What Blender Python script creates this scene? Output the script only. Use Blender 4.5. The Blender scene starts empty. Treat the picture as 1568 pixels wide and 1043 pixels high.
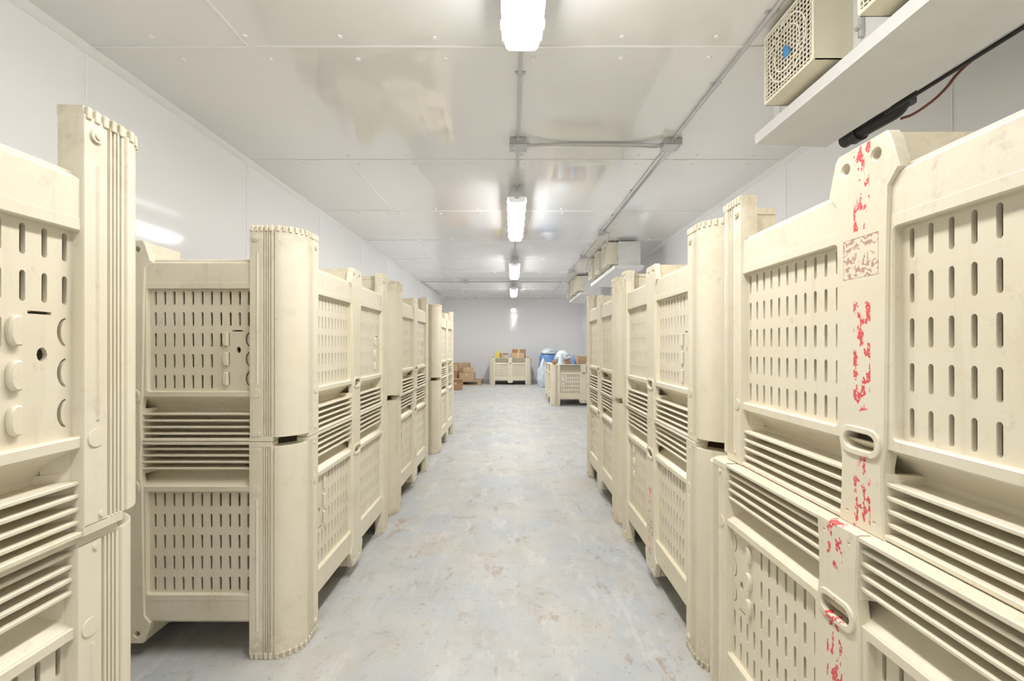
import bpy, bmesh, math, random
from mathutils import Vector, Matrix, noise
random.seed(7)
scene = bpy.context.scene
COL = scene.collection
pi = math.pi

# ------------------------------------------------------------------ materials
def new_mat(name):
    m = bpy.data.materials.new(name); m.use_nodes = True
    nt = m.node_tree; nt.nodes.clear()
    out = nt.nodes.new('ShaderNodeOutputMaterial')
    p = nt.nodes.new('ShaderNodeBsdfPrincipled')
    nt.links.new(p.outputs[0], out.inputs[0])
    return m, nt, p

def N(nt, t, **kw):
    n = nt.nodes.new(t)
    for k, v in kw.items(): setattr(n, k, v)
    return n

def tex_noise(nt, vec, scale, detail=4, rough=0.55):
    n = N(nt, 'ShaderNodeTexNoise')
    n.inputs['Scale'].default_value = scale
    n.inputs['Detail'].default_value = detail
    n.inputs['Roughness'].default_value = rough
    if vec: nt.links.new(vec, n.inputs['Vector'])
    return n.outputs['Fac']

def ramp(nt, fac, p0, p1, c0=(0,0,0,1), c1=(1,1,1,1)):
    r = N(nt, 'ShaderNodeValToRGB')
    r.color_ramp.elements[0].position = p0; r.color_ramp.elements[1].position = p1
    r.color_ramp.elements[0].color = c0; r.color_ramp.elements[1].color = c1
    nt.links.new(fac, r.inputs[0]); return r.outputs[0]

def mix(nt, fac, a, b):
    m = N(nt, 'ShaderNodeMix', data_type='RGBA')
    if isinstance(fac, (int, float)): m.inputs[0].default_value = fac
    else: nt.links.new(fac, m.inputs[0])
    for i, v in ((6, a), (7, b)):
        if isinstance(v, tuple): m.inputs[i].default_value = (*v[:3], 1)
        else: nt.links.new(v, m.inputs[i])
    return m.outputs[2]

def math_n(nt, op, a, b=None, c=None):
    m = N(nt, 'ShaderNodeMath', operation=op)
    for i, v in enumerate((a, b, c)):
        if v is None: continue
        if isinstance(v, (int, float)): m.inputs[i].default_value = v
        else: nt.links.new(v, m.inputs[i])
    return m.outputs[0]

def bump(nt, p, h, strength, dist=0.01):
    b = N(nt, 'ShaderNodeBump')
    b.inputs['Strength'].default_value = strength
    b.inputs['Distance'].default_value = dist
    nt.links.new(h, b.inputs['Height'])
    nt.links.new(b.outputs[0], p.inputs['Normal'])

def mapping(nt, src, scale):
    m = N(nt, 'ShaderNodeMapping'); m.inputs['Scale'].default_value = scale
    nt.links.new(src, m.inputs['Vector']); return m.outputs[0]

def simple(name, col, rough=0.5, metal=0.0, var=0.08, scale=12, bs=0.0, spec=0.5):
    m, nt, p = new_mat(name)
    tc = N(nt, 'ShaderNodeTexCoord').outputs['Object']
    f = tex_noise(nt, tc, scale)
    a = tuple(min(1, c*(1+var)) for c in col); b = tuple(c*(1-var) for c in col)
    nt.links.new(mix(nt, f, b, a), p.inputs['Base Color'])
    p.inputs['Roughness'].default_value = rough
    p.inputs['Metallic'].default_value = metal
    p.inputs['Specular IOR Level'].default_value = spec
    if bs: bump(nt, p, f, bs)
    return m

def bin_material(name, marked):
    m, nt, p = new_mat(name)
    tc = N(nt, 'ShaderNodeTexCoord').outputs['Object']
    oi = N(nt, 'ShaderNodeObjectInfo')
    add = N(nt, 'ShaderNodeVectorMath', operation='ADD')
    sc = math_n(nt, 'MULTIPLY', oi.outputs['Random'], 37.0)
    comb = N(nt, 'ShaderNodeCombineXYZ')
    for i in range(3): nt.links.new(sc, comb.inputs[i])
    nt.links.new(tc, add.inputs[0]); nt.links.new(comb.outputs[0], add.inputs[1])
    v = add.outputs[0]
    sp = N(nt, 'ShaderNodeSeparateXYZ'); nt.links.new(tc, sp.inputs[0])
    y, z = sp.outputs[1], sp.outputs[2]
    big = tex_noise(nt, v, 3.0, 3)
    c = mix(nt, ramp(nt, big, .3, .7), (0.69, 0.625, 0.47), (0.755, 0.70, 0.57))
    c = mix(nt, math_n(nt, 'MULTIPLY', oi.outputs['Random'], 0.3), c, (0.68, 0.60, 0.42))
    # grime speckles / scuffs
    g = tex_noise(nt, v, 22, 7, 0.7)
    gm = math_n(nt, 'MULTIPLY', ramp(nt, g, .60, .74), 0.42)
    c = mix(nt, gm, c, (0.38, 0.31, 0.20))
    st = tex_noise(nt, mapping(nt, v, (30, 30, 2.5)), 1.2, 4, .6)
    sm = math_n(nt, 'MULTIPLY', ramp(nt, st, .58, .75), 0.2)
    c = mix(nt, sm, c, (0.42, 0.35, 0.23))
    g2 = tex_noise(nt, v, 4.5, 8, 0.75)
    c = mix(nt, math_n(nt, 'MULTIPLY', ramp(nt, g2, .58, .67), 0.2), c, (0.38, 0.28, 0.17))
    # dirt rubbed in around the feet and along the base rail
    g3 = tex_noise(nt, v, 12, 9, 0.8)
    near = N(nt, 'ShaderNodeMapRange'); nt.links.new(z, near.inputs[0])
    near.inputs[1].default_value = .20; near.inputs[2].default_value = .0; near.inputs[3].default_value = 0; near.inputs[4].default_value = 1
    dm = math_n(nt, 'MULTIPLY', math_n(nt, 'MULTIPLY', ramp(nt, g3, .46, .62), near.outputs[0]), .5)
    c = mix(nt, dm, c, (0.32, 0.26, 0.17))
    if marked:
        n1 = tex_noise(nt, mapping(nt, v, (1, 1, .55)), 62, 2, .55)
        n2 = tex_noise(nt, mapping(nt, v, (1, .4, 1)), 8, 1, .5)
        n3 = tex_noise(nt, v, 190, 3, .6)
        rm = math_n(nt, 'MULTIPLY', ramp(nt, n1, .525, .545), ramp(nt, n2, .475, .495))
        rm = math_n(nt, 'MULTIPLY', rm, ramp(nt, n3, .38, .44))
        ax = math_n(nt, 'ABSOLUTE', y)
        lim = math_n(nt, 'LESS_THAN', math_n(nt, 'ABSOLUTE', math_n(nt, 'SUBTRACT', y, .004)), .020)
        dz = math_n(nt, 'ABSOLUTE', math_n(nt, 'SUBTRACT', z, .262))
        off = math_n(nt, 'GREATER_THAN', dz, .050)
        rm2 = math_n(nt, 'MULTIPLY', math_n(nt, 'MULTIPLY', rm, lim), off)
        c = mix(nt, math_n(nt, 'MULTIPLY', rm2, .92), c, (0.66, 0.02, 0.045))
        inz = math_n(nt, 'LESS_THAN', dz, .038)
        iny = math_n(nt, 'LESS_THAN', ax, .042)
        ed = math_n(nt, 'MULTIPLY', inz, iny)
        w = N(nt, 'ShaderNodeTexWave', wave_type='RINGS'); w.inputs['Scale'].default_value = 16
        w.inputs['Distortion'].default_value = 12; w.inputs['Detail Scale'].default_value = 3
        nt.links.new(tc, w.inputs['Vector'])
        wm = math_n(nt, 'MULTIPLY', math_n(nt, 'MULTIPLY', ramp(nt, w.outputs['Fac'], .45, .7), ed), .75)
        wm = math_n(nt, 'MULTIPLY', wm, ramp(nt, n1, .42, .5))
        c = mix(nt, wm, c, (0.34, 0.13, 0.10))
        fr = math_n(nt, 'MULTIPLY', ed, math_n(nt, 'MAXIMUM', math_n(nt, 'GREATER_THAN', dz, .036), math_n(nt, 'GREATER_THAN', ax, .040)))
        c = mix(nt, math_n(nt, 'MULTIPLY', fr, .5), c, (0.30, 0.20, 0.15))
    nt.links.new(c, p.inputs['Base Color'])
    rr = math_n(nt, 'ADD', math_n(nt, 'MULTIPLY', g, .25), .30)
    nt.links.new(rr, p.inputs['Roughness'])
    p.inputs['Specular IOR Level'].default_value = 0.4
    bump(nt, p, tex_noise(nt, v, 14, 6, .6), .14, .01)
    return m

M_BIN = bin_material('cream_plastic', False)
M_BINR = bin_material('cream_plastic_red_marked', True)

def floor_material():
    m, nt, p = new_mat('painted_concrete')
    tc = N(nt, 'ShaderNodeTexCoord').outputs['Object']
    a = tex_noise(nt, tc, 1.6, 7, .7)
    c = mix(nt, ramp(nt, a, .40, .60), (0.385, 0.42, 0.445), (0.465, 0.455, 0.415))
    b = tex_noise(nt, tc, 4, 10, .75)
    c = mix(nt, math_n(nt, 'MULTIPLY', ramp(nt, b, .48, .64), .5), c, (0.375, 0.33, 0.265))
    # long wheel-worn lanes along the aisle
    wv = tex_noise(nt, mapping(nt, tc, (2.2, .18, 1)), 2.6, 8, .7)
    c = mix(nt, math_n(nt, 'MULTIPLY', ramp(nt, wv, .50, .66), .35), c, (0.55, 0.545, 0.52))
    d = tex_noise(nt, mapping(nt, tc, (2, 1, 1)), 3.1, 12, .8)
    c = mix(nt, math_n(nt, 'MULTIPLY', ramp(nt, d, .56, .615), .65), c, (0.30, 0.20, 0.13))
    e = tex_noise(nt, tc, 22, 8, .75)
    c = mix(nt, math_n(nt, 'MULTIPLY', ramp(nt, e, .58, .65), .6), c, (0.25, 0.215, 0.175))
    f = tex_noise(nt, mapping(nt, tc, (1, .35, 1)), 7, 10, .75)
    c = mix(nt, math_n(nt, 'MULTIPLY', ramp(nt, f, .54, .61), .5), c, (0.57, 0.57, 0.555))
    h = tex_noise(nt, mapping(nt, tc, (.5, 2, 1)), 5.5, 12, .8)
    c = mix(nt, math_n(nt, 'MULTIPLY', ramp(nt, h, .595, .64), .65), c, (0.26, 0.21, 0.17))
    nt.links.new(c, p.inputs['Base Color'])
    nt.links.new(math_n(nt, 'ADD', math_n(nt, 'MULTIPLY', b, .35), .32), p.inputs['Roughness'])
    p.inputs['Specular IOR Level'].default_value = .35
    bump(nt, p, e, .15, .006)
    return m

def panel_material(name, col, rough, wav, spec=.5, coat=0.0):
    m, nt, p = new_mat(name)
    tc = N(nt, 'ShaderNodeTexCoord').outputs['Object']
    a = tex_noise(nt, tc, .8, 3)
    c = mix(nt, a, tuple(x*.97 for x in col), tuple(min(.96, x*1.03) for x in col))
    s = tex_noise(nt, tc, 35, 6, .7)
    c = mix(nt, math_n(nt, 'MULTIPLY', ramp(nt, s, .68, .75), .15), c, (.45, .43, .38))
    nt.links.new(c, p.inputs['Base Color'])
    p.inputs['Roughness'].default_value = rough
    p.inputs['Specular IOR Level'].default_value = spec
    p.inputs['Coat Weight'].default_value = coat
    p.inputs['Coat Roughness'].default_value = .02
    w = tex_noise(nt, mapping(nt, tc, (1.3, .8, 1)), 1.4, 2, .4)
    bump(nt, p, w, wav, .05)
    return m

M_FLOOR = floor_material()
M_CEIL = panel_material('ceiling_panel', (.87, .87, .865), .04, .26, 1.0, .6)
M_WALL = panel_material('wall_panel', (.94, .945, .955), .08, .12, .7)
M_TRIM = simple('trim_white', (.92, .92, .92), .35, var=.03)
M_SEAM = simple('seam_batten', (.95, .95, .95), .3, var=.02)
M_GALV = simple('galvanised_steel', (.56, .56, .56), .38, .7, .15, 25)
M_HOUSE = simple('fixture_housing', (.72, .73, .74), .35, var=.03)
M_WHT = simple('evaporator_casing', (.72, .72, .71), .35, .05, .10, 6)
M_CRM = simple('fan_shroud_cream', (.76, .71, .56), .4, 0, .05)
M_GRILL = simple('grill_wire', (.80, .75, .60), .4, 0, .05)
M_DARK = simple('dark_interior', (.04, .04, .04), .6, 0, .2)
M_BLACK = simple('black_rubber', (.015, .015, .017), .45, 0, .2)
M_FAN = simple('fan_blade', (.16, .16, .15), .4, .6, .1)
M_BLUE = simple('blue_sticker', (.04, .24, .55), .4, 0, .3, 60)
M_REDC = simple('brown_red_cable', (.16, .055, .03), .5)
M_CARD = simple('cardboard', (.50, .34, .20), .8, 0, .12, 8)
M_CARD2 = simple('cardboard_dark', (.38, .21, .11), .8, 0, .15, 8)
M_TAPE = simple('packing_tape', (.62, .48, .30), .3)
M_WOOD = simple('pallet_wood', (.42, .30, .18), .8, 0, .2, 15)
M_YEL = simple('yellow_bag', (.72, .56, .08), .5, 0, .2, 14)
M_BAGW = simple('clear_white_plastic', (.58, .65, .73), .25, 0, .2, 9)
M_BAGB = simple('blue_plastic', (.10, .22, .48), .3, 0, .25, 9)
M_GREY = simple('grey_sack', (.38, .38, .38), .6, 0, .2, 10)

def emis():
    m, nt, p = new_mat('lit_diffuser')
    tc = N(nt, 'ShaderNodeTexCoord').outputs['Object']
    sp = N(nt, 'ShaderNodeSeparateXYZ'); nt.links.new(tc, sp.inputs[0])
    # lamp tubes glow inside the frosted lens: dim rim by the gasket and dim ends
    az = math_n(nt, 'ABSOLUTE', sp.outputs[2]); ay = math_n(nt, 'ABSOLUTE', sp.outputs[1])
    mr = N(nt, 'ShaderNodeMapRange', interpolation_type='SMOOTHSTEP')
    nt.links.new(az, mr.inputs[0])
    mr.inputs[1].default_value = .010; mr.inputs[2].default_value = .028; mr.inputs[3].default_value = .02; mr.inputs[4].default_value = 1
    mr2 = N(nt, 'ShaderNodeMapRange', interpolation_type='SMOOTHSTEP')
    nt.links.new(ay, mr2.inputs[0])
    mr2.inputs[1].default_value = .775; mr2.inputs[2].default_value = .72; mr2.inputs[3].default_value = 0; mr2.inputs[4].default_value = 1
    core = math_n(nt, 'MULTIPLY', mr.outputs[0], mr2.outputs[0])
    st = math_n(nt, 'ADD', .35, math_n(nt, 'MULTIPLY', core, EM))
    p.inputs['Base Color'].default_value = (.7, .7, .7, 1)
    p.inputs['Roughness'].default_value = .3
    p.inputs['Emission Color'].default_value = (1, .98, .955, 1)
    nt.links.new(st, p.inputs['Emission Strength'])
    return m
EM = 55.0
M_EMIT = emis()

# ------------------------------------------------------------------ mesh builder
class MB:
    def __init__(s, mats):
        s.bm = bmesh.new(); s.mats = mats
    def _mi(s, mat): return s.mats.index(mat)
    def box(s, x0, x1, y0, y1, z0, z1, mat, bev=0.0, seg=1, M=None):
        t = bmesh.new(); bmesh.ops.create_cube(t, size=1)
        for v in t.verts:
            v.co = Vector(((x0+x1)/2 + v.co.x*(x1-x0), (y0+y1)/2 + v.co.y*(y1-y0), (z0+z1)/2 + v.co.z*(z1-z0)))
        if bev > 0: bmesh.ops.bevel(t, geom=t.edges[:], offset=bev, segments=seg, affect='EDGES', profile=.5)
        s.merge(t, mat, M)
    def merge(s, t, mat, M=None):
        if M is not None: bmesh.ops.transform(t, matrix=M, verts=t.verts[:])
        i = s._mi(mat)
        for f in t.faces: f.material_index = i
        me = bpy.data.meshes.new('t'); t.to_mesh(me); t.free()
        s.bm.from_mesh(me); bpy.data.meshes.remove(me)
    def prism(s, pts, a, b, mat, axis='Z', M=None):
        """extrude closed 2d outline along axis. Z:(x,y) X:(y,z) Y:(x,z)"""
        t = bmesh.new()
        def P(p, h):
            return Vector((p[0], p[1], h)) if axis == 'Z' else Vector((h, p[0], p[1])) if axis == 'X' else Vector((p[0], h, p[1]))
        lo = [t.verts.new(P(p, a)) for p in pts]; hi = [t.verts.new(P(p, b)) for p in pts]
        n = len(pts)
        for i in range(n): t.faces.new((lo[i], lo[(i+1) % n], hi[(i+1) % n], hi[i]))
        t.faces.new(lo[::-1]); t.faces.new(hi)
        bmesh.ops.recalc_face_normals(t, faces=t.faces[:])
        s.merge(t, mat, M)
    def cyl(s, c, r, h, mat, axis='Z', seg=20, r2=None, M=None):
        t = bmesh.new()
        bmesh.ops.create_cone(t, cap_ends=True, segments=seg, radius1=r, radius2=r if r2 is None else r2, depth=h)
        R = {'Z': Matrix(), 'X': Matrix.Rotation(pi/2, 4, 'Y'), 'Y': Matrix.Rotation(pi/2, 4, 'X')}[axis]
        bmesh.ops.transform(t, matrix=Matrix.Translation(c) @ R, verts=t.verts[:])
        s.merge(t, mat, M)
    def tube(s, pts, r, mat, seg=10):
        t = bmesh.new(); rings = []
        pts = [Vector(p) for p in pts]
        up = None
        for i, p in enumerate(pts):
            d = (pts[min(i+1, len(pts)-1)] - pts[max(i-1, 0)]).normalized()
            ref = Vector((0, 0, 1)) if abs(d.z) < .9 else Vector((0, 1, 0))
            if up is None: up = d.cross(ref).normalized()
            else: up = (up - d*up.dot(d)).normalized()
            w = d.cross(up)
            rings.append([t.verts.new(p + r*(math.cos(2*pi*k/seg)*up + math.sin(2*pi*k/seg)*w)) for k in range(seg)])
        for i in range(len(rings)-1):
            for k in range(seg):
                t.faces.new((rings[i][k], rings[i][(k+1) % seg], rings[i+1][(k+1) % seg], rings[i+1][k]))
        t.faces.new(rings[0][::-1]); t.faces.new(rings[-1])
        bmesh.ops.recalc_face_normals(t, faces=t.faces[:])
        s.merge(t, mat)
    def plate(s, outer, holes, w0, w1, mat, M=None, bev=0.0):
        """plate in XY with holes, thickness w0..w1 in Z"""
        cu = bpy.data.curves.new('c', 'CURVE'); cu.dimensions = '2D'; cu.fill_mode = 'BOTH'
        th = (w1-w0)/2; cu.extrude = th-bev; cu.bevel_depth = bev; cu.bevel_resolution = 0
        for loop in [outer]+holes:
            sp = cu.splines.new('POLY'); sp.points.add(len(loop)-1)
            for q, pt in zip(loop, sp.points): pt.co = (q[0], q[1], 0, 1)
            sp.use_cyclic_u = True
        ob = bpy.data.objects.new('c', cu); COL.objects.link(ob)
        dg = bpy.context.evaluated_depsgraph_get()
        me = bpy.data.meshes.new_from_object(ob.evaluated_get(dg))
        t = bmesh.new(); t.from_mesh(me)
        bmesh.ops.remove_doubles(t, verts=t.verts[:], dist=1e-5)
        bmesh.ops.recalc_face_normals(t, faces=t.faces[:])
        bpy.data.objects.remove(ob); bpy.data.curves.remove(cu); bpy.data.meshes.remove(me)
        T = Matrix.Translation((0, 0, (w0+w1)/2))
        s.merge(t, mat, (M @ T) if M is not None else T)
    def mesh(s, name, smooth=True, ang=35):
        me = bpy.data.meshes.new(name); s.bm.to_mesh(me); s.bm.free()
        for m in s.mats: me.materials.append(m)
        if smooth:
            for p in me.polygons: p.use_smooth = True
            me.set_sharp_from_angle(angle=math.radians(ang))
        return me
    def obj(s, name, loc=(0, 0, 0), rot=(0, 0, 0), **kw):
        return put(s.mesh(name, **kw), name, loc, rot)

def put(me, name, loc=(0, 0, 0), rot=(0, 0, 0)):
    o = bpy.data.objects.new(name, me); o.location = loc; o.rotation_euler = rot
    COL.objects.link(o); return o

def circ(cx, cy, rx, ry=None, n=14, a0=0):
    ry = rx if ry is None else ry
    return [(cx+rx*math.cos(2*pi*i/n+a0), cy+ry*math.sin(2*pi*i/n+a0)) for i in range(n)]
def stadium(cx, cy, hw, hh, n=4):
    r = min(hw, hh); pts = []
    if hh >= hw:
        for i in range(n+1): a = pi*i/n; pts.append((cx+r*math.cos(a), cy+hh-r+r*math.sin(a)))
        for i in range(n+1): a = pi+pi*i/n; pts.append((cx+r*math.cos(a), cy-hh+r+r*math.sin(a)))
    else:
        for i in range(n+1): a = -pi/2+pi*i/n; pts.append((cx+hw-r+r*math.cos(a), cy+r*math.sin(a)))
        for i in range(n+1): a = pi/2+pi*i/n; pts.append((cx-hw+r+r*math.cos(a), cy+r*math.sin(a)))
    return pts
def rrect(x0, x1, y0, y1, r, n=4):
    pts = []
    for cx, cy, a in ((x1-r, y1-r, 0), (x0+r, y1-r, pi/2), (x0+r, y0+r, pi), (x1-r, y0+r, 1.5*pi)):
        for i in range(n+1): t = a+pi/2*i/n; pts.append((cx+r*math.cos(t), cy+r*math.sin(t)))
    return pts

# ------------------------------------------------------------------ plastic bin
S = 0.60; BH = 0.762
def build_bin(name, marked):
    mb = MB([M_BIN, M_BINR])
    base = Matrix(((1, 0, 0, 0), (0, 0, -1, -S), (0, 1, 0, 0), (0, 0, 0, 1)))  # (u,z,w)->world face n=-Y
    for k in range(4):
        Rk = Matrix.Rotation(k*pi/2, 4, 'Z'); F = Rk @ base
        colmat = M_BINR if (marked and k == 3) else M_BIN     # k=3 -> face n=-X
        def fb(u0, u1, z0, z1, w0, w1, bev=.003, mat=M_BIN): mb.box(u0, u1, z0, z1, w0, w1, mat, bev, M=F)
        # bottom rail (above fork opening)
        fb(-.44, .44, .128, .214, -.034, -.006, .006)
        fb(-.44, .44, .118, .132, -.06, -.02, .003)
        # slotted panels + frames
        for sgn in (-1, 1):
            u0, u1 = (.046, .446) if sgn > 0 else (-.446, -.046)
            tabs = sgn < 0
            holes = []
            for i in range(11):
                uc = sgn*(.0850+.0332*i)
                for j in range(5):
                    zc = .2555+.0745*j
                    if tabs and i >= 8 and j >= 2: continue
                    if tabs and i == 7 and j >= 3: continue
                    holes.append(stadium(uc, zc, .0044, .025, 3))
            if tabs:
                for j in range(3):
                    zc = .402+.070*j
                    uc = -.414; o = []
                    for i in range(9): a_ = -1.35+2.7*i/8; o.append((uc+.018*math.cos(a_)-.008, zc+.026*math.sin(a_)))
                    for i in range(9): a_ = 1.35-2.7*i/8; o.append((uc+.011*math.cos(a_)-.008, zc+.0225*math.sin(a_)))
                    holes.append(o)
                    uc = -.342
                    holes.append([(uc-.007, zc-.023), (uc-.003, zc-.023), (uc-.003, zc+.023), (uc-.007, zc+.023)])
                holes.append(circ(-.380, .440, .0085, .012, 10))
                holes.append([(-.395, .369), (-.358, .369), (-.358, .374), (-.395, .374)])
            mb.plate([(u0, .205), (u1, .205), (u1, .602), (u0, .602)], holes, -.028, -.020, M_BIN, F)
            if tabs:
                for j in range(3):
                    zc = .402+.070*j; uc = -.342
                    d = [(uc+.013*math.cos(a_), zc+(.018+.006*math.cos(a_))*math.sin(a_)*1.15) for a_ in [(-pi/2+pi*i/10) for i in range(11)]]
                    mb.plate(d, [], -.022, -.011, M_BIN, F, .003)
            mb.plate([(u0, .203), (u1, .203), (u1, .604), (u0, .604)], [rrect(*sorted((sgn*.064, sgn*.4355)), .222, .588, .010)], -.024, -.005, M_BIN, F, .0025)
        # shoulder slope
        prof = [(-.005, .600), (-.010, .606), (-.026, .616), (-.044, .628), (-.056, .641), (-.062, .656)]
        back = [(w-.008, z) for w, z in prof[::-1]]
        pr = prof+back
        t = bmesh.new()
        lo = [t.verts.new((-.44, z, w)) for w, z in pr]; hi = [t.verts.new((.44, z, w)) for w, z in pr]
        n = len(pr)
        for i in range(n): t.faces.new((lo[i], lo[(i+1) % n], hi[(i+1) % n], hi[i]))
        bmesh.ops.recalc_face_normals(t, faces=t.faces[:])
        mb.merge(t, M_BIN, F)
        fb(-.44, .44, .650, BH-.004, -.070, -.061, 0)
        # stacking ribs
        for zc in (.667, .690, .713, .736):
            fb(-.44, .44, zc-.0036, zc+.0036, -.066, -.008, .0015)
        fb(-.44, .44, .752, BH, -.070, -.002, .002)
        # rounded rib ends close to posts
        for su in (-1, 1):
            mb.prism([(su*.442, -S+.006), (su*.402, -S+.062), (su*.442, -S+.062)], .648, BH-.002, M_BIN, 'Z', Rk)
            mb.prism([(su*.048, -S+.006), (su*.066, -S+.062), (su*.048, -S+.062)], .648, BH-.002, M_BIN, 'Z', Rk)
            mb.prism([(su*.442, -S+.004), (su*.410, -S+.055), (su*.442, -S+.055)], .606, .650, M_BIN, 'Z', Rk)
        # centre column with foot, holes and hand slot
        hp = [(.050, BH), (.046, .70), (.045, .64), (.052, .60), (.053, .53), (.057, .26), (.060, .150), (.080, .126), (.062, .066), (.055, .057)]
        out = [(-x, z) for x, z in hp] + hp[::-1]
        mb.plate(out, [circ(-.036, .087, .0125), circ(.036, .087, .0125), stadium(0, .602, .040, .019, 6), circ(-.032, BH-.022, .004, n=8), circ(.032, BH-.022, .004, n=8)],
                 -.026, 0, colmat, F, .003)
        mb.plate(rrect(-.046, .046, .577, .627, .022, 5), [stadium(0, .602, .038, .017, 6)], -.002, .004, colmat, F, .0015)
        # foot return
        fb(-.055, .055, .060, .128, -.17, -.150, .003)
        fb(-.062, -.054, .060, .128, -.17, -.02, 0); fb(.054, .062, .060, .128, -.17, -.02, 0)
        # fork-channel rails
        fb(-.44, .44, .122, .134, -.18, -.03, 0)
        # -------- corner post
        g = [(.170, .003), (.168, 0), (.124, 0)]
        a = .122
        for _ in range(4):
            g += [(a-.001, .006), (a-.0035, .006), (a-.0045, 0), (a-.008, 0)]; a -= .008
        g += [(.088, 0), (.085, .006), (.082, .0015)]
        r = .080
        arc = []
        for i in range(13):
            t_ = pi/2*i/12
            ax_, ay_ = r-r*math.sin(t_), r-r*math.cos(t_)
            # flattened corner: blend the round towards a chamfer
            s_ = i/12; cx_, cy_ = r*(1-s_), r*s_
            k_ = .30*math.sin(pi*s_)**.6 if 0 < s_ < 1 else 0
            arc.append((ax_*(1-k_)+cx_*k_, ay_*(1-k_)+cy_*k_))
        mir = [(q[1], q[0]) for q in g[::-1]]
        outl = g+arc+mir
        inner = [(.045, .170), (.045, .108), (.108, .045), (.170, .045)]
        sec = [(-S+x, -S+y) for x, y in outl+inner]
        mb.prism(sec, 0.016, BH-.016, M_BIN, 'Z', Rk)
        # foot pad (slightly inset) and corrugation teeth
        sec2 = [(-S+.004+x*.97, -S+.004+y*.97) for x, y in [(.168, 0)]+arc+[(0, .168)]+inner]
        mb.prism(sec2, 0.0, 0.018, M_BIN, 'Z', Rk)
        path = [(.160-.0165*i, 0.0, 0) for i in range(5)]
        for i in range(1, 12, 2):
            path.append((arc[i][0], arc[i][1], pi/2*i/12))
        path += [(0.0, .094+.0165*i, pi/2) for i in range(5)]
        for x, y, t_ in path:
            mb.box(-.005, .005, -.003, .010, .001, .022, M_BIN, .0012, M=Rk @ Matrix.Translation((-S+x, -S+y, 0)) @ Matrix.Rotation(-t_, 4, 'Z'))
        # rim flats (leaves notch at rounded corner)
        mb.box(-S+.090, -S+.170, -S, -S+.045, BH-.018, BH, M_BIN, .001, M=Rk)
        mb.box(-S, -S+.045, -S+.090, -S+.170, BH-.018, BH, M_BIN, .001, M=Rk)
        # embossed discs on flats of post
        for su in (-1, 1):
            uc = su*(S-.146)
            mb.cyl((uc, -S, .046), .012, .008, M_BIN, 'Y', 20, M=Rk)
            mb.cyl((uc, -S-.002, .046), .006, .008, M_BIN, 'Y', 12, M=Rk)
            mb.cyl((uc, -S, .592), .016, .004, M_BIN, 'Y', 24, M=Rk)
            mb.cyl((uc+.010*su, -S, .733), .005, .006, M_BIN, 'Y', 10, M=Rk)
            mb.prism([(su*.463, -S), (su*.458, -S-.003), (su*.453, -S)], .10, .56, M_BIN, 'Z', Rk)
    # floor and pallet underside
    mb.box(-.56, .56, -.56, .56, .130, .142, M_BIN)
    mb.box(-.08, .08, -.08, .08, .06, .131, M_BIN, .004)
    for q in (-.3, .3):
        mb.box(q-.006, q+.006, -.55, .55, .11, .131, M_BIN); mb.box(-.55, .55, q-.006, q+.006, .11, .131, M_BIN)
    return mb.mesh(name)

ME_BIN = build_bin('plastic_bin_mesh', False)
ME_BINR = build_bin('plastic_bin_marked_mesh', True)

def stack(xc, y0, up=False, lo=False, flip_rot=False, jit=.004):
    rz = random.uniform(-.005, .005)
    base = pi if flip_rot else 0
    yc = y0+S
    a = put(ME_BINR if lo else ME_BIN, 'plastic_harvest_bin', (xc+random.uniform(-jit, jit), yc+random.uniform(-jit, jit), 0), (0, 0, base+rz))
    b = put(ME_BINR if up else ME_BIN, 'plastic_harvest_bin', (xc+random.uniform(-jit, jit), yc+random.uniform(-jit, jit), 2*BH+.002))
    b.rotation_euler = (Matrix.Rotation(base-rz, 4, 'Z') @ Matrix.Rotation(pi, 4, 'X')).to_euler()
    return a, b

XL = -.75-S; XR = .645+S
a, b = stack(XL, -.250)
a.location.x -= .012
stack(XL, 1.56)
stack(XL, 2.86, up=False, lo=True, flip_rot=True)
stack(XL+.01, 4.50)
a, b = stack(XR, .205, up=True, lo=True)
a.location.x -= .028; a.location.y += .036; b.location.y += .016
stack(XR, 1.462, lo=True)
stack(XR, 2.69)
# far bins
put(ME_BIN, 'plastic_harvest_bin', (.70+S, 8.15+S, 0), (0, 0, .02))
put(ME_BIN, 'plastic_harvest_bin', (-.05, 12.6+S, 0), (0, 0, 0))

# ------------------------------------------------------------------ room
WL, WR, YB, YF, CZ = -2.15, 2.22, -4.0, 14.15, 2.61
def slab(name, x0, x1, y0, y1, z0, z1, mat):
    m = MB([mat]); m.box(x0, x1, y0, y1, z0, z1, mat); return m.obj(name, smooth=False)
slab('floor', WL-.1, WR+.1, YB-.1, YF+.1, -.1, 0, M_FLOOR)
slab('ceiling', WL-.1, WR+.1, YB-.1, YF+.1, CZ, CZ+.1, M_CEIL)
slab('wall_left', WL-.1, WL, YB, YF, 0, CZ, M_WALL)
slab('wall_right', WR, WR+.1, YB, YF, 0, CZ, M_WALL)
slab('wall_far', WL, WR, YF, YF+.1, 0, CZ, M_WALL)
slab('wall_near', WL, WR, YB-.1, YB, 0, CZ, M_WALL)
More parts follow.
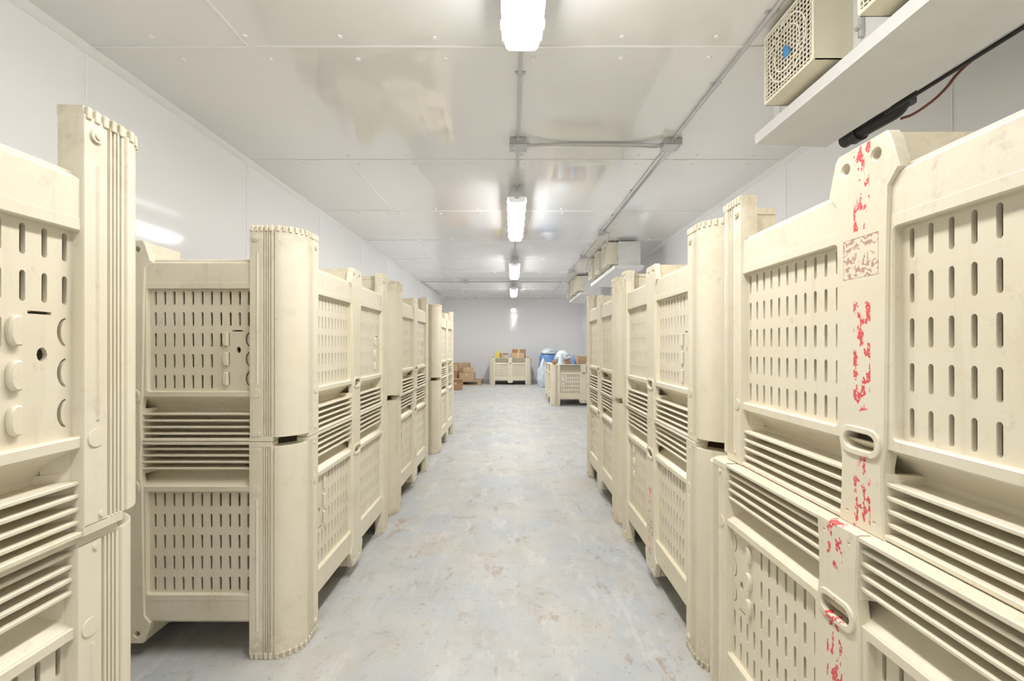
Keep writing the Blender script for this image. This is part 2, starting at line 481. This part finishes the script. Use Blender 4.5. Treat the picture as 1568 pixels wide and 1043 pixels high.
# seams
seams = [2.24+1.36*k for k in range(-4, 9)]
mb = MB([M_SEAM])
for y in seams:
    if YB < y < YF: mb.box(WL, WR, y-.008, y+.008, CZ-.004, CZ, M_SEAM, .0015)
for i, y in enumerate(seams[:-1]):
    if i % 2 == 1: mb.box(-1.335, -1.325, y, y+1.36, CZ-.0025, CZ, M_SEAM)
mb.obj('trim_1')
mb = MB([M_SEAM])
for y in seams:
    if YB < y < YF:
        mb.box(WL, WL+.003, y-.006, y+.006, 0, CZ, M_SEAM, .001)
        mb.box(WR-.003, WR, y-.006, y+.006, 0, CZ, M_SEAM, .001)
for x in (-1.2, 0.0, 1.2): mb.box(x-.006, x+.006, YF-.003, YF, 0, CZ, M_SEAM, .001)
mb.obj('trim_2')
mb = MB([M_TRIM])
c = .035
mb.prism([(WL, CZ), (WL+c, CZ), (WL+c, CZ-.004), (WL+.004, CZ-c), (WL, CZ-c)], YB, YF, M_TRIM, 'Y')
mb.prism([(WR, CZ), (WR-c, CZ), (WR-c, CZ-.004), (WR-.004, CZ-c), (WR, CZ-c)], YB, YF, M_TRIM, 'Y')
mb.prism([(YF, CZ), (YF-c, CZ), (YF-c, CZ-.004), (YF-.004, CZ-c), (YF, CZ-c)], WL, WR, M_TRIM, 'X')
mb.obj('trim_3')
for nm, x0, x1, y0, y1 in (('baseboard_left', WL, WL+.012, YB, YF), ('baseboard_right', WR-.012, WR, YB, YF), ('baseboard_far', WL, WR, YF-.012, YF)):
    m = MB([M_TRIM]); m.box(x0, x1, y0, y1, 0, .09, M_TRIM, .004); m.obj(nm)
# ceiling fasteners
mb = MB([M_TRIM])
for y in seams:
    for dy, off in ((-.075, 0), (.09, .03)):
        for k in range(-4, 5):
            x = .08+.46*k+off
            if WL+.05 < x < WR-.05: mb.cyl((x, y+dy+random.uniform(-.01, .01), CZ-.003), .011, .006, M_TRIM, 'Z', 12, r2=.013)
mb.obj('ceiling_fasteners')

# ------------------------------------------------------------------ light fixtures
def fixture_mesh():
    mb = MB([M_HOUSE, M_EMIT, M_GALV])
    L = 1.58; h = L/2
    def loops(section, ys, mat):
        t = bmesh.new(); prev = None
        for y, sx, sz in ys:
            ring = [t.verts.new((x*sx, y, z*sz)) for x, z in section]
            if prev:
                n = len(ring)
                for i in range(n): t.faces.new((prev[i], prev[(i+1) % n], ring[(i+1) % n], ring[i]))
            else: t.faces.new(ring[::-1])
            prev = ring
        t.faces.new(prev)
        bmesh.ops.recalc_face_normals(t, faces=t.faces[:]); mb.merge(t, mat)
    dif = [(-.080, -.001), (-.079, -.022), (-.073, -.042), (-.064, -.052), (-.054, -.055), (0, -.056), (.054, -.055), (.064, -.052), (.073, -.042), (.079, -.022), (.080, -.001)]
    loops(dif, [(-h, .95, .72), (-h+.008, .98, .92), (-h+.02, 1, 1), (h-.02, 1, 1), (h-.008, .98, .92), (h, .95, .72)], M_EMIT)
    hs = [(-.090, 0), (-.090, -.010), (-.083, -.012), (.083, -.012), (.090, -.010), (.090, 0), (.082, .022), (.060, .036), (-.060, .036), (-.082, .022)]
    t = [(-h-.008, .93, .9), (-h+.02, 1, 1), (h-.02, 1, 1), (h+.008, .93, .9)]
    loops([(x, z) for x, z in hs], t, M_HOUSE)
    for y in (-.66, -.40, -.13, .13, .40, .66):
        for s_ in (-1, 1):
            mb.box(s_*.092-.004, s_*.092+.004, y-.014, y+.014, -.030, .012, M_HOUSE, .002)
    for s_ in (-1, 1): mb.box(-.02, .02, s_*(h+.004)-.006, s_*(h+.004)+.006, -.03, .01, M_HOUSE, .002)
    for y in (-.72, .72):
        mb.cyl((0, y, .07), .010, .085, M_GALV, 'Z', 12)
        mb.cyl((0, y, .040), .018, .012, M_GALV, 'Z', 12)
        mb.cyl((0, y, .112), .030, .008, M_GALV, 'Z', 16)
    mb.box(-.02, .02, -.74, .74, .030, .040, M_GALV)
    return mb.mesh('light_fixture_mesh')
FM = fixture_mesh()
FX = .045; FZ = CZ-.1175
for yc in (-2.35, 1.24, 4.90, 8.20, 11.40):
    put(FM, 'fluorescent_light_fixture', (FX, yc, FZ))

# ------------------------------------------------------------------ conduits & boxes
def jbox(mb, x, y, z, sx=.062, sy=.062, h=.05):
    mb.box(x-sx, x+sx, y-sy, y+sy, z-h, z, M_GALV, .004)
    mb.box(x-sx*1.04, x+sx*1.04, y-sy*1.04, y+sy*1.04, z-h-.004, z-h+.001, M_GALV, .001)
    for a_, b_ in ((1, 1), (-1, -1), (1, -1), (-1, 1)):
        mb.cyl((x+a_*sx*.7, y+b_*sy*.7, z-h-.005), .005, .004, M_GALV, 'Z', 8)
R = .0105; zc = CZ-.016; zb = CZ-.032
def smooth_path(pts, it=2):
    pts = [Vector(p) for p in pts]
    for _ in range(it):
        o = [pts[0]]
        for i in range(len(pts)-1):
            o += [pts[i].lerp(pts[i+1], .25), pts[i].lerp(pts[i+1], .75)]
        o.append(pts[-1]); pts = o
    return pts
JY = 3.27; XC = 1.17
mb = MB([M_GALV])
jbox(mb, FX, JY, CZ)
mb.tube([(FX, 2.0, zc), (FX, JY-.06, zc)], R, M_GALV)
mb.tube([(FX, JY+.06, zc), (FX, 4.14, zc)], R, M_GALV)
mb.tube([(FX, 5.66, zc), (FX, 7.44, zc)], R, M_GALV)
mb.tube([(FX, 8.96, zc), (FX, 10.64, zc)], R, M_GALV)
# cross run with offset bends
mb.tube(smooth_path([(FX+.06, JY, zb), (FX+.12, JY, zb), (FX+.2, JY+.02, zc), (XC-.22, JY+.02, zc), (XC-.12, JY, zb), (XC-.085, JY, zb)]), R, M_GALV)
mb.tube(smooth_path([(XC-.085, JY+.03, zb), (XC-.13, JY+.035, zb), (XC-.2, JY+.05, zc), (FX+.3, JY+.03, zc)]), R*.8, M_GALV)
for s_ in (-1, 1): mb.cyl((FX, JY+s_*.072, zb+.008), .016, .022, M_GALV, 'Y', 12)
mb.cyl((FX+.072, JY, zb), .016, .022, M_GALV, 'X', 12)
mb.box(FX-.03, FX+.03, 2.44, 2.46, CZ-.006, CZ, M_GALV); mb.cyl((FX, 2.45, zc), R+.002, .02, M_GALV, 'Y', 12)
mb.obj('electrical_conduit')
# long run along the right
mb = MB([M_GALV])
jbox(mb, XC, JY, CZ)
for s_ in (-1, 1): mb.cyl((XC, JY+s_*.072, zb+.008), .016, .022, M_GALV, 'Y', 12)
mb.cyl((XC-.072, JY, zb), .016, .022, M_GALV, 'X', 12)
mb.tube([(XC, -1.5, zc), (XC, JY-.06, zc)], R, M_GALV)
mb.tube([(XC, JY+.06, zc), (XC, 12.5, zc)], R, M_GALV)
mb.tube(smooth_path([(XC+.03, JY+.06, zb), (XC+.035, JY+.2, zb), (XC+.03, JY+.35, zc), (XC+.03, 5.8, zc)]), R*.9, M_GALV)
for y in (.4, 2.0, 2.55, 4.3, 5.1, 6.6, 8.2):
    mb.box(XC-.03, XC+.03, y-.010, y+.010, CZ-.006, CZ, M_GALV); mb.cyl((XC, y, zc), R+.002, .02, M_GALV, 'Y', 12)
for y in (5.8, 7.4, 8.8): 
    jbox(mb, XC, y, CZ, .05, .05)
    mb.tube(smooth_path([(XC+.05, y, zb), (XC+.10, y, zb), (XC+.12, y+.1, CZ-.05), (XC+.12, y+.25, CZ-.12), (XC+.12, y+.4, CZ-.14)]), .012, M_GALV)
mb.obj('electrical_conduit')
# far cross run
mb = MB([M_GALV])
mb.tube([(WL+.1, 10.2, zc-.02), (XC-.03, 10.2, zc-.02)], R*1.2, M_GALV)
jbox(mb, -1.07, 10.2, CZ, .07, .06, .06)
mb.tube([(WL+.05, 10.25, CZ-.02), (WL+.05, 13.0, CZ-.02)], R, M_GALV)
mb.obj('electrical_conduit')

# ------------------------------------------------------------------ evaporators
def evap_mesh():
    mb = MB([M_WHT, M_CRM, M_GRILL, M_DARK, M_FAN, M_BLUE, M_GALV, M_BLACK])
    L = 1.78
    bx0, bx1 = .16, .46
    zt, zbm = -.035, -.385
    mb.box(bx0, bx1, .0, L, zbm, zt, M_WHT, .004)
    mb.box(bx0-.006, bx0+.01, -.004, .05, zbm, zt, M_WHT, .002); mb.box(bx0-.006, bx0+.01, L-.05, L+.004, zbm, zt, M_WHT, .002)
    for i in range(60):
        y = .06+i*(L-.12)/59
        mb.box(bx1-.002, bx1+.012, y-.004, y+.004, zbm+.03, zt-.03, M_GALV)
    # drip tray (sloped)
    mb.prism([(.085, -.375), (.09, -.425), (.47, -.44), (.50, -.40), (.492, -.395), (.465, -.43), (.097, -.415), (.092, -.375)], -.03, L+.06, M_WHT, 'Y')
    mb.prism([(.09, -.375), (.093, -.42), (.47, -.436), (.497, -.40), (.497, -.375)], L+.052, L+.06, M_WHT, 'Y')
    mb.prism([(.09, -.375), (.093, -.42), (.47, -.436), (.497, -.40), (.497, -.375)], -.03, -.022, M_WHT, 'Y')
    mb.box(bx0+.02, bx1-.02, L, L+.04, zbm+.03, zt-.02, M_WHT, .004)
    # fan shrouds
    for i in range(3):
        yc = L-.36-.58*i; a = .175; z1, z0 = -.025, -.350; zc_ = (z0+z1)/2
        T = .004
        mb.box(.004, bx0, yc-a, yc-a+T, z0, z1, M_CRM); mb.box(.004, bx0, yc+a-T, yc+a, z0, z1, M_CRM)
        mb.box(.004, bx0, yc-a, yc+a, z0, z0+T, M_CRM); mb.box(.004, bx0, yc-a, yc+a, z1-T, z1, M_CRM)
        mb.box(.028, .034, yc-a+.004, yc+a-.004, z0+.004, z1-.004, M_DARK)
        F = Matrix(((0, 0, -1, 0), (1, 0, 0, yc), (0, 1, 0, zc_), (0, 0, 0, 1)))
        hh = (z1-z0)/2
        mb.plate(rrect(-a, a, -hh, hh, .01), [rrect(-a+.012, a-.012, -hh+.012, hh-.012, .01)], -.006, .002, M_CRM, F, .001)
        n = 15
        for k in range(n):
            q = -a+.012+(2*a-.024)*(k+.5)/n
            mb.box(.000, .003, yc+q-.0026, yc+q+.0026, z0+.01, z1-.01, M_GRILL)
            q = z0+.012+(z1-z0-.024)*(k+.5)/n
            mb.box(-.002, .001, yc-a+.01, yc+a-.01, q-.0026, q+.0026, M_GRILL)
        mb.cyl((.020, yc, zc_), .045, .016, M_FAN, 'X', 24)
        for rr_ in (.09, .13):
            mb.plate(circ(0, 0, rr_+.003, n=32), [circ(0, 0, rr_-.003, n=32)], .001, .004, M_GRILL, F)
        for b_ in range(4):
            Mx = Matrix.Translation((.020, yc, zc_)) @ Matrix.Rotation(b_*pi/2+.3, 4, 'X') @ Matrix.Rotation(.12, 4, 'Z')
            mb.box(-.002, .002, -.04, .04, .035, .135, M_FAN, .001, M=Mx)
        if i == 0:
            for dy_, dz_, s_ in ((0, 0, .018), (.010, .026, .010), (-.018, -.010, .010)):
                mb.box(-.006, -.003, yc+dy_-s_, yc+dy_+s_, zc_+dz_-s_-.02, zc_+dz_+s_-.02, M_BLUE)
        mb.box(bx0-.02, bx0, yc-a-.06, yc-a-.045, -.30, -.22, M_GALV, .003)
        mb.box(bx0-.03, bx0-.01, yc-a-.065, yc-a-.04, -.27, -.255, M_GALV, .003)
    for y in (.1, L-.1):
        for x in (bx0+.04, bx1-.04):
            mb.cyl((x, y, -.02), .006, .04, M_GALV, 'Z', 8)
    return mb.mesh('evaporator_mesh')
EMH = evap_mesh()
put(EMH, 'evaporator_cooling_unit', (1.22, .55, CZ))
put(EMH, 'evaporator_cooling_unit', (1.35, 6.25, CZ))
put(EMH, 'evaporator_cooling_unit', (1.35, 9.30, CZ))
# drain pipe & cables on near unit
mb = MB([M_BLACK, M_REDC])
mb.tube(smooth_path([(1.765, 2.36, 2.185), (1.775, 2.24, 2.19), (1.80, 2.14, 2.20), (1.82, 2.09, 2.21), (1.83, 2.07, 2.26), (1.83, 2.07, 2.46)]), .033, M_BLACK, 16)
mb.cyl((1.83, 2.07, 2.255), .043, .06, M_BLACK, 'Z', 18)
mb.cyl((1.773, 2.28, 2.187), .041, .05, M_BLACK, 'Y', 18)
mb.tube([(1.765, 2.1, 2.20), (1.765, 1.0, 2.20), (1.765, .2, 2.205)], .009, M_BLACK)
mb.tube(smooth_path([(1.83, 2.09, 2.17), (1.85, 2.04, 2.165), (1.86, 1.92, 2.19), (1.86, 1.84, 2.25), (1.87, 1.72, 2.27), (1.88, 1.45, 2.25), (1.9, 1.0, 2.3)]), .006, M_REDC)
mb.obj('drain_pipe')

# ------------------------------------------------------------------ far goods
def carton(name, x, y, z, sx, sy, sz, rz=0, mat=M_CARD, flaps=False):
    mb = MB([mat, M_TAPE])
    t = .006
    mb.box(-sx/2, sx/2, -sy/2, sy/2, 0, t, mat)
    for s_ in (-1, 1):
        mb.box(s_*(sx/2-t/2)-t/2, s_*(sx/2-t/2)+t/2, -sy/2, sy/2, 0, sz, mat, .001)
        mb.box(-sx/2, sx/2, s_*(sy/2-t/2)-t/2, s_*(sy/2-t/2)+t/2, 0, sz, mat, .001)
        if flaps:
            mb.box(-sx/2, sx/2, -.002, .002, 0, sy*.3, mat, M=Matrix.Translation((0, s_*sy/2, sz)) @ Matrix.Rotation(-s_*.7, 4, 'X'))
        else:
            mb.box(-sx/2, sx/2, min(0, s_*sy/2)+.002, max(0, s_*sy/2)-.002, sz-.004, sz, mat, .001)
    if not flaps: mb.box(-sx/2, sx/2, -.025, .025, sz, sz+.001, M_TAPE)
    mb.box(-.025, .025, -sy/2-.001, -sy/2, sz*.7, sz, M_TAPE)
    return mb.obj(name, (x, y, z), (0, 0, rz), smooth=False)

def bag(name, x, y, z, sx, sy, sz, mat, seed):
    t = bmesh.new(); bmesh.ops.create_icosphere(t, subdivisions=4, radius=1)
    for v in t.verts:
        d = v.co.normalized()
        n_ = noise.fractal(d*1.8+Vector((seed*3.1, 0, 0)), .8, 2, 4)*.3 + abs(noise.noise(d*5+Vector((seed, 2, 0))))*.22
        c_ = d*(1+n_*.6)
        zz = max(c_.z, -.72)
        if d.z > .8: zz += (d.z-.8)*1.6
        v.co = Vector((c_.x*sx, c_.y*sy, (zz+.72)*sz*.6))
    mb = MB([mat]); mb.merge(t, mat)
    return mb.obj(name, (x, y, z), (0, 0, 0), ang=50)

zt_ = .144
fy = 12.6+S
carton('cardboard_box', -.29, fy+.06, zt_, .36, .36, .74, .0, M_CARD2)
carton('cardboard_box', .20, fy+.06, zt_, .40, .36, .86, 0, M_CARD2)
carton('cardboard_box', .17, fy-.33, zt_, .38, .28, .76, 0, M_CARD)
carton('cardboard_box', -.16, fy-.33, zt_, .22, .28, .70, 0, M_GREY)
bag('yellow_plastic_bag', -.41, fy-.31, zt_, .10, .12, .68, M_YEL, 3)
def pallet(x, y, rz):
    mb = MB([M_WOOD])
    for i in range(7): mb.box(-.55, .55, -.5+i*.155, -.5+i*.155+.09, .10, .12, M_WOOD, .002)
    for xx in (-.5, 0, .5): mb.box(xx-.045, xx+.045, -.5, .52, .02, .10, M_WOOD, .002)
    for i in (0, 3, 6): mb.box(-.55, .55, -.5+i*.155, -.5+i*.155+.09, 0, .02, M_WOOD, .002)
    return mb.obj('wooden_pallet', (x, y, 0), (0, 0, rz))
pallet(-1.42, 12.9, 0)
carton('cardboard_box', -1.74, 12.70, .122, .38, .40, .26, .03, M_CARD2)
carton('cardboard_box', -1.72, 12.70, .386, .34, .30, .18, .1, M_CARD)
carton('cardboard_box', -1.27, 12.66, .122, .42, .34, .22, -.04, M_CARD)
carton('cardboard_box', -1.25, 12.68, .346, .30, .26, .14, .1, M_CARD)
carton('cardboard_box', -1.50, 13.18, .122, .5, .36, .48, 0, M_CARD)
carton('cardboard_box', -1.45, 11.2, 0, .34, .3, .20, .3, M_CARD2, True)

def drum(x, y):
    mb = MB([M_BAGB, M_BLACK])
    prof = [(.0, 0), (.25, 0), (.27, .03), (.275, .25), (.285, .27), (.275, .29), (.275, .55), (.285, .57), (.275, .59), (.27, .80), (.24, .85), (.235, .83), (0, .83)]
    t = bmesh.new(); n_ = 28; prev = None
    for r_, z_ in prof:
        ring = [t.verts.new((max(r_, .001)*math.cos(2*pi*k/n_), max(r_, .001)*math.sin(2*pi*k/n_), z_)) for k in range(n_)]
        if prev:
            for k in range(n_): t.faces.new((prev[k], prev[(k+1) % n_], ring[(k+1) % n_], ring[k]))
        prev = ring
    bmesh.ops.recalc_face_normals(t, faces=t.faces[:]); mb.merge(t, M_BAGB)
    mb.cyl((.12, 0, .84), .03, .03, M_BLACK, 'Z', 12)
    return mb.obj('blue_plastic_drum', (x, y, 0))
drum(1.05, 12.7); drum(1.12, 13.4)
bag('plastic_bag', .82, 11.9, 0, .15, .15, .60, M_BAGW, 1)
bag('plastic_bag', 1.05, 12.7, .86, .24, .22, .15, M_BAGW, 2)
ry = 8.15+S
carton('cardboard_box', 1.02, ry+.15, zt_, .40, .44, .66, .0, M_CARD2)
carton('cardboard_box', 1.50, ry+.15, zt_, .40, .44, .76, .0, M_CARD)
bag('plastic_bag', 1.02, ry+.15, zt_+.662, .16, .16, .17, M_BAGW, 4)
bag('blue_plastic_bag', 1.17, ry-.30, zt_, .095, .13, .62, M_BAGB, 5)
bag('grey_sack', 1.52, ry-.30, zt_, .17, .13, .70, M_GREY, 6)
bag('plastic_bag', .93, ry-.30, zt_, .105, .13, .66, M_BAGW, 8)

# ------------------------------------------------------------------ world / camera
w = bpy.data.worlds.new('World'); scene.world = w; w.use_nodes = True
w.node_tree.nodes['Background'].inputs[0].default_value = (.8, .85, .9, 1)
w.node_tree.nodes['Background'].inputs[1].default_value = .3
cam = bpy.data.cameras.new('camera'); co = bpy.data.objects.new('camera', cam); COL.objects.link(co)
cam.sensor_width = 36; cam.sensor_fit = 'HORIZONTAL'; cam.lens = 36*680/1568
co.location = (0, 0, 1.1); co.rotation_euler = (pi/2, 0, 0)
cam.shift_y = 8.5/1568; cam.clip_start = .02
scene.camera = co
scene.view_settings.view_transform = 'Standard'
scene.view_settings.look = 'None'
scene.view_settings.exposure = 0.12
scene.view_settings.gamma = 1.08
